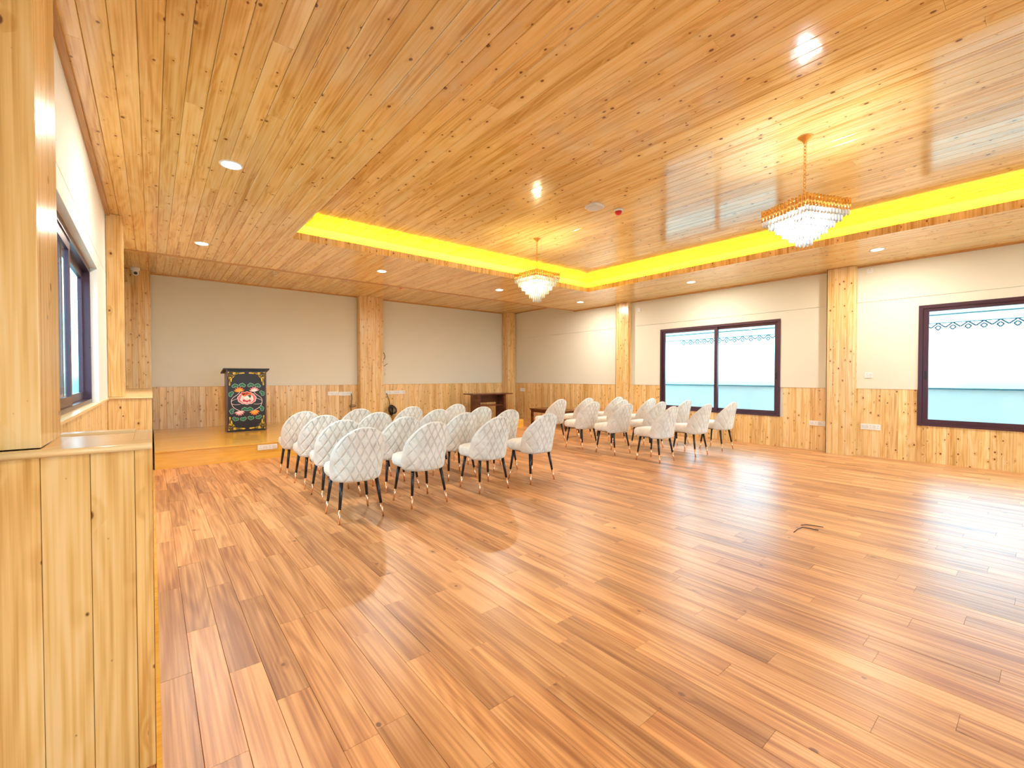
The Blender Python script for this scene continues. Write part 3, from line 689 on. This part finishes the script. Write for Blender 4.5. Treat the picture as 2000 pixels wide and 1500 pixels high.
def make_chair():
    t = thing('dining_chair', 'x', 'chair')
    seat_mesh().build('seat', M['fabric'], t)
    back_mesh().build('backrest', M['fabric'], t)
    MB().box(-.15, .15, .05, .35, .335, .347).build('underframe', M['leg'], t)
    for sx_ in (-1, 1):
        for top, bot in (((sx_*.145, .055, .343), (sx_*.186, 0.0, 0)), ((sx_*.145, .335, .343), (sx_*.186, .375, 0))):
            a, b = Vector(top), Vector(bot); c = a.lerp(b, .66)
            lg = MB().rod(a, c, .0165, .0118, 14).build('leg', M['leg'], t)
            MB().rod(c, b, .0116, .0078, 14).build('tip', M['rose'], lg)
    return t
def clone(o, parent=None):
    c = o.copy(); C.objects.link(c); c.parent = parent
    for ch in list(o.children): clone(ch, c)
    return c
proto = make_chair(); used = False
ordn = ['nearest', 'second', 'third', 'farthest']
def put_chair(x, y, rz, label, group):
    global used
    c = proto if not used else clone(proto); used = True
    c.location = (x, y, 0); c.rotation_euler = (0, 0, math.radians(rz)); c['label'] = label; c['category'] = 'chair'; c['group'] = group
    return c
left = [[(1.34, 3.62), (1.42, 4.36), (1.43, 5.015), (1.405, 5.695)],
        [(1.99, 3.645), (2.03, 4.30), (2.03, 5.02), (2.06, 5.70)],
        [(2.765, 3.68), (2.795, 4.34), (2.80, 4.98), (2.78, 5.66)],
        [(3.425, 3.645), (3.46, 4.36), (3.50, 5.0), (3.54, 5.72)]]
right = [[(5.575, 3.395), (5.605, 4.17), (5.615, 4.83), (5.73, 5.70)],
         [(6.415, 3.33), (6.44, 4.11), (6.44, 4.86), (6.50, 5.71)],
         [(7.235, 3.32), (7.25, 4.11), (7.29, 4.85), (7.31, 5.62)]]
rot = {(0, 0, 0): -1.5, (0, 1, 0): 1, (0, 2, 0): -1, (0, 3, 0): 1.5}
cn4 = ['first', 'second', 'third', 'fourth']
for i, col in enumerate(left):
    for j, (x, y) in enumerate(col):
        c = put_chair(x, y, rot.get((0, i, j), R.uniform(-2, 2)), 'cream quilted chair, left block, %s column from the lectern side, %s row' % (cn4[i], ordn[j]), 'cream quilted chairs in the left block')
for i, col in enumerate(right):
    for j, (x, y) in enumerate(col):
        c = put_chair(x, y, R.uniform(-2, 2), 'cream quilted chair, right block by the window, %s column from left, %s row' % (cn4[i], ordn[j]), 'cream quilted chairs in the right block')
        if (i, j) in ((2, 1), (1, 1)):
            MB().prism([(.02, .2, .335), (.07, .2, .335), (.06, .2, .25), (.03, .2, .26)], (0, .002, 0)).build('paper_tag', M['white'], c)

# ------------------------------------------------------------------ chandeliers
def chandelier(label, loc, s, zt, ztub, zbot, bulb, col, power, rz=0):
    """s = side of the square frame, heights are absolute"""
    x, y = loc; t = thing('crystal_chandelier', label, 'chandelier', (x, y, zbot), math.radians(rz))
    Z = lambda z: z-zbot
    MB().lathe([(.006, Z(ZR)-.055), (.012, Z(ZR)-.05), (.018, Z(ZR)-.035), (.05, Z(ZR)-.008), (.055, Z(ZR)-.001)], n=20).build('canopy', M['gold'], t)
    ch = MB(); z = Z(ZR)-.06; k = 0
    while z > Z(zt)+.0:
        ch.torus((0, 0, z), .011, .0028, Matrix.Rotation(math.pi/2*(k % 2), 3, 'Z') @ Matrix.Rotation(math.pi/2, 3, 'X'), n=10, m=5, squash=1.5); z -= .027; k += 1
    ch.build('chain', M['gold'], t)
    h = s/2; nn = 13
    fr = MB()
    for zz in (Z(zt)-.018, Z(ztub)+.014):
        for a, b in (((-h, -h), (h, -h)), ((h, -h), (h, h)), ((h, h), (-h, h)), ((-h, h), (-h, -h))): fr.rod((a[0], a[1], zz), (b[0], b[1], zz), .004, n=6)
    for a in (-1, 1): fr.rod((-h, -h*a, Z(zt)-.018), (h, h*a, Z(zt)-.018), .005, n=6)
    fr.build('frame', M['gold'], t)
    tm = MB().lathe([(.0095, 0), (.0095, zt-ztub)], n=10).lathe([(.0011, -.001), (.0078, -.0005)], n=8).mesh('gold_tube', M['gold'])
    def ring(hh, n):
        out = []
        for i in range(n):
            q = -hh+2*hh*i/n
            out += [(q, -hh), (hh, q), (-q, hh), (-hh, -q)]
        return out
    for i, (px, py) in enumerate(ring(h, nn)):
        o = bpy.data.objects.new('gold_tube', tm); C.objects.link(o); o.parent = t; o.location = (px, py, Z(ztub)+R.uniform(-.004, .004))
    H = ztub-zbot; tiers = 6; hang = H/tiers*1.5
    cm = MB().lathe([(.0045, 0), (.011, .010), (.011, hang-.012), (.003, hang)], n=6, smooth=False).mesh('crystal_drop', M['crys'])
    for k in range(tiers+0):
        hh = h*(1-k/tiers)*0.97; zz = Z(ztub)-H*(k+1)/tiers; n = max(2, round(nn*(1-k/tiers)))
        for px, py in ring(hh, n):
            o = bpy.data.objects.new('crystal_drop', cm); C.objects.link(o); o.parent = t; o.location = (px, py, max(0, zz))
    for i in range(4):
        a = math.pi/4+i*math.pi/2; bx, by = h*.42*math.cos(a), h*.42*math.sin(a)
        MB().lathe([(.004, .0), (.016, .012), (.018, .03), (.008, .05)], n=10, M=Matrix.Translation((bx, by, Z(ztub)-.06))).build('bulb', bulb, t)
    MB().rod((0, 0, Z(zt)-.03), (0, 0, .06), .004, n=6).build('stem', M['gold'], t)
    l = bpy.data.lights.new('chandelier_glow', 'POINT'); l.energy = power; l.color = col; l.shadow_soft_size = .05
    for zz in (Z(ztub)-.09,):
        o = bpy.data.objects.new('chandelier_glow', l); C.objects.link(o); o.parent = t; o.location = (0, 0, zz)
chandelier('large square gold and crystal chandelier glowing white, nearer the camera', (3.998, 1.252), .405, 2.545, 2.455, 2.225, M['bulbC'], (0.88, 0.95, 1.0), CHAND_W, -24)
chandelier('farther gold and crystal chandelier glowing yellow above the left chairs', (4.09, 4.47), .43, 2.60, 2.52, 2.215, M['bulbY'], (1.0, 0.86, 0.5), CHAND_W)

# ------------------------------------------------------------------ ceiling fixtures
def downlight(x, y, label=None):
    t = thing('downlight', label or 'round recessed downlight', 'ceiling light', (x, y, ZC), group='recessed downlights in the lower ceiling')
    MB().lathe([(.062, -.0015), (.066, -.006), (.078, -.006), (.082, -.001), (.082, 0.0)], n=28).build('trim_ring', M['white'], t)
    MB().lathe([(.001, -.0085), (.058, -.0085), (.063, -.0062)], n=28).build('diffuser', M['lens'], t)
    l = bpy.data.lights.new('downlight_beam', 'AREA'); l.shape = 'DISK'; l.size = .11; l.energy = DOWN_W; l.color = WARM
    o = bpy.data.objects.new('downlight_beam', l); C.objects.link(o); o.parent = t; o.location = (0, 0, -.012)
downlight(.50, 4.08, 'round lit downlight nearest the camera at upper left of the ceiling')
downlight(.50, 6.70, 'round lit downlight above the left window, second from the camera')
downlight(2.815, 6.68, 'round lit downlight between the stage and the recess, above the middle back column')
downlight(5.16, 6.70, 'round lit downlight just left of the farther chandelier')
downlight(7.40, 6.66, 'round lit downlight in the far right ceiling corner')
downlight(7.35, 4.03, 'round lit downlight above the far right-hand window')
downlight(7.355, 1.465, 'round lit downlight right of the large chandelier')
for x, w in ((.5, 'left'), (7.36, 'right')): downlight(x, -1.15, 'unseen downlight added behind the camera near the %s wall' % w)  # unseen lamps continuing the grid, added to light the room
for x, w in ((.5, 'leftmost'), (2.8, 'second from left'), (5.16, 'third from left'), (7.36, 'rightmost')): downlight(x, -3.6, 'unseen downlight added by the near wall behind the camera, %s' % w)
ZR_ = ZR-.0005
ap = thing('access_point', 'white rounded square wireless access point on the recess ceiling', 'access point', (3.80, 3.215, ZR_), math.radians(0))
def rsq(r, p=4.5, n=32):
    return [(r*math.copysign(abs(math.cos(2*math.pi*k/n))**(2/p), math.cos(2*math.pi*k/n)), r*math.copysign(abs(math.sin(2*math.pi*k/n))**(2/p), math.sin(2*math.pi*k/n))) for k in range(n)]
MB().prism([(u, v, -.001) for u, v in rsq(.088)], (0, 0, -.022)).build('housing', M['white'], ap)
MB().prism([(u, v, -.0235) for u, v in rsq(.074)], (0, 0, -.003)).build('cover', mat('pale_grey_plastic', (.62,.64,.68), .4), ap)
sd = thing('smoke_detector', 'white smoke detector with a red lower dome beside the access point', 'smoke detector', (4.10, 3.12, ZR_))
MB().lathe([(.045, -.022), (.052, -.018), (.052, 0)], n=24).build('base', M['white'], sd)
MB().lathe([(.006, -.062), (.02, -.058), (.034, -.045), (.043, -.0225)], n=24).build('dome', M['red'], sd)
o = MB().lathe([(.004, -.035), (.022, -.028), (.04, -.012), (.045, 0)], n=20).build('fire_sensor', M['red'], loc=(4.05, 8.62, ZB-.0005)); tag(o, 'small red dome sensor on the rear ceiling above the middle column', 'sensor')
for (x, y), lb in (((1.74, 8.86), 'small white sprinkler head on the rear ceiling above the lectern'), ((5.35, 8.3), 'small white sprinkler head on the rear ceiling left of the far chandelier')):
    t = thing('sprinkler', lb, 'sprinkler', (x, y, ZB-.0005))
    MB().lathe([(.012, -.012), (.03, -.004), (.032, 0)], n=18).build('rose', M['white'], t)
    MB().rod((0, 0, -.012), (0, 0, -.05), .006, n=8).lathe([(.018, -.054), (.018, -.050)], n=12).build('nozzle', M['white'], t)
dc = thing('dome_camera', 'white dome security camera in the far left ceiling corner', 'camera', (-.20, 9.93, ZB-.0005))
MB().lathe([(.05, -.05), (.062, -.045), (.066, -.01), (.066, 0)], n=24).build('mount', M['white'], dc)
MB().lathe([(.003, -.06), (.03, -.055), (.048, -.035), (.055, 0), (.048, .03), (.03, .05)], c=(0, 0, -.075), n=24).build('ball', M['white'], dc)
MB().rod((.006, -.045, -.100), (.010, -.066, -.108), .026, .022, 16).build('lens', M['black'], dc)

# ------------------------------------------------------------------ socket plates
def plate(label, face, a0, a1, z0, z1, mods):
    """face: 'back' (plane Y), 'right' (plane X), 'stage' """
    w, h = a1-a0, z1-z0; c = (a0+a1)/2
    if face == 'back': loc, rz = (c, YB, z0), 0
    elif face == 'stage': loc, rz = (c, 7.27, z0), 0
    else: loc, rz = (XR, c, z0), -math.pi/2
    t = thing('socket_plate', label, 'socket plate', loc, rz)
    bevel(MB().box(-w/2, w/2, -.010, -.0005, 0, h).build('plate', M['white'], t), .002, 1)
    n = len(mods); mw = (w-.016)/n
    for i, k in enumerate(mods):
        x0 = -w/2+.008+i*mw
        if k == 's':
            mb = MB()
            for dx, dz, r in ((.5, .70, .006), (.34, .34, .0045), (.66, .34, .0045)): mb.rod((x0+mw*dx, -.0102, h*dz), (x0+mw*dx, -.0112, h*dz), r, n=8)
            mb.build('socket_holes', M['greyp'], t)
        elif k == 'w': MB().box(x0+.003, x0+mw-.003, -.0130, -.0102, h*.22, h*.78).build('rocker', M['pcb'], t)
    return t
plate('left one of two white socket plates left of the middle back column', 'back', 3.06, 3.285, .775, .86, 'swsw')
plate('right one of two white socket plates left of the middle back column', 'back', 3.295, 3.59, .765, .85, 'swsww')
plate('long white socket plate right of the middle back column', 'back', 4.41, 4.93, .765, .85, 'swswwsw')
plate('small white socket plate in the far right corner', 'right', 9.62, 9.80, .77, .86, 'sw')
plate('white socket plate left of the column between the right windows', 'right', 2.262, 2.50, .40, .478, 'wsws')
plate('white socket plate right of the column between the right windows', 'right', 1.59, 1.825, .40, .485, 'wwsws')
plate('small white socket plate at shoulder height by the column', 'right', 1.69, 1.785, 1.175, 1.255, 'sw')
plate('small white socket plate high on the right wall under the ceiling', 'right', 1.70, 1.775, 2.735, 2.81, 's')
plate('small white plate high on the right wall beside the far column', 'right', 5.72, 5.80, 2.62, 2.70, 'w')
plate('white socket plate on the orange front of the stage', 'stage', 1.175, 1.43, .13, .205, 'swsw')

# ------------------------------------------------------------------ cables and wires
def cable(name, label, pts, r, m, parts=None):
    c = [Vector(p) for p in pts]; out = []
    for i in range(len(c)-1):
        p0, p1, p2, p3 = c[max(i-1, 0)], c[i], c[i+1], c[min(i+2, len(c)-1)]
        for k in range(6):
            t = k/6; out.append(0.5*((2*p1)+(-p0+p2)*t+(2*p0-5*p1+4*p2-p3)*t*t+(-p0+3*p1-3*p2+p3)*t**3))
    out.append(c[-1]); o = MB().tube(out, r, 6).build(name, m); return tag(o, label, 'cable')
yb = YB-.012
cable('loose_cable', 'loose curling cable end highest up beside the middle back column', [(4.33, yb, 1.80), (4.37, yb-.02, 1.76), (4.39, yb-.03, 1.68), (4.36, yb-.02, 1.61), (4.345, yb, 1.56)], .007, mat('brown_cable', (.10,.06,.03), .5))
cable('loose_cable', 'short bent cable stub jutting right from the middle back column', [(4.33, yb, 1.455), (4.38, yb-.02, 1.46), (4.43, yb-.03, 1.50), (4.46, yb-.03, 1.51)], .006, mat('tan_cable', (.16,.10,.05), .5))
cable('loose_cable', 'small pale loop of cable low beside the middle back column', [(4.33, yb, 1.29), (4.38, yb-.02, 1.29), (4.40, yb-.03, 1.25), (4.36, yb-.02, 1.215), (4.33, yb, 1.23)], .006, M['white'])
cable('power_cable', 'black cable hanging from the socket left of the middle back column', [(3.575, yb-.01, .80), (3.585, yb-.03, .70), (3.57, yb-.03, .60), (3.55, yb-.06, .50), (3.56, yb-.05, .40), (3.60, yb-.10, .30), (3.58, yb-.14, .243)], .008, M['black'])
cable('power_cable', 'black cable hanging from the socket right of the middle back column', [(4.43, yb-.01, .79), (4.46, yb-.03, .70), (4.49, yb-.03, .60), (4.50, yb-.03, .48), (4.52, yb-.05, .40)], .008, M['black'])
bag = MB(); 
for k in range(7):
    a = k*.9; bag.torus((4.52+.03*math.cos(a), yb-.13, .375+.02*math.sin(a)), .085+.012*(k % 3), .012, Matrix.Rotation(math.radians(70+6*k), 3, 'X') @ Matrix.Rotation(.2*k, 3, 'Y'), n=20)
tag(bag.build('cable_coil', M['black']), 'black bundle of coiled cable below the socket right of the middle column', 'cable')
bag = MB()
for k in range(4): bag.torus((3.57, yb-.11, .50+.01*k), .05+.008*k, .005, Matrix.Rotation(math.radians(15*k), 3, 'X'), n=18, squash=.5)
tag(bag.build('cable_coil', mat('brown_flex', (.12,.06,.03), .5)), 'small brown tangle of cable left of the middle back column', 'cable')
def wire(lb, pts): o = MB().tube(pts, .0028, 6).build('floor_wire', M['black']); tag(o, lb, 'wire')
wire('longer thin black bent wire lying on the open floor', [(3.802, 1.238, .003), (3.90, 1.245, .003), (3.985, 1.238, .003), (3.998, 1.19, .003), (4.003, 1.134, .003)])
wire('shorter thin black wire behind the longer one on the floor', [(4.03, 1.262, .003), (4.075, 1.240, .003), (4.10, 1.19, .003), (4.114, 1.132, .003)])

# ------------------------------------------------------------------ balcony and eave outside
M['lace2'] = mat('blue_grey_coping_and_shadow', (.04,.09,.10), .6)  # coping colour, also used for the painted eave shadow lines
o = MB().box(XR+.2, 10.1, -8, 14, -.25, -.05).build('balcony_floor', M['paver']); structure(o)
pr = MB().box(9.9, 10.02, -8, 14, -.05, .985).build('parapet', M['parapet']); structure(pr)
MB().box(9.87, 10.05, -8, 14, .985, 1.008).build('coping', M['lace2'], pr)
ev = structure(MB().box(9.9, 9.93, -8, 14, 2.19, 2.55).build('eave', M['concrete']))
MB().box(XR+.2, 9.95, -8, 14, 2.55, 2.556).build('unseen_clear_roof', M['glass'], ev)  # unseen roof, made clear so sky light reaches the balcony
MB().box(9.885, 9.90, -8, 14, 2.06, 2.19).build('eave_rail', M['whitewood'] if 'whitewood' in M else M['white'], ev)
M['lace'] = mat('grey_blue_fretwork', (.05,.07,.10), .6)
MB().box(9.88, 9.885, -8, 14, 2.185, 2.20).box(9.88, 9.885, -8, 14, 2.05, 2.062).build('eave_shadow_strip', M['lace2'], ev)  # dark strips stand in for shadow lines along the eave
# fretwork of hanging diamonds
fm = MB()
dw = .17
for sgn in (-1, 1):
    fm.rod((0, 0, 0), (0, sgn*dw/2, -.075), .011, n=4)
    fm.rod((0, sgn*dw*.22, -.075), (0, 0, -.115), .010, n=4); fm.rod((0, sgn*dw*.22, -.075), (0, 0, -.04), .010, n=4)
fme = fm.mesh('fret_diamond', M['lace'])
y = -1.2
while y < 5.6:
    o = bpy.data.objects.new('fret_diamond', fme); C.objects.link(o); o.parent = ev; o.location = (9.892, y, 2.06); y += dw
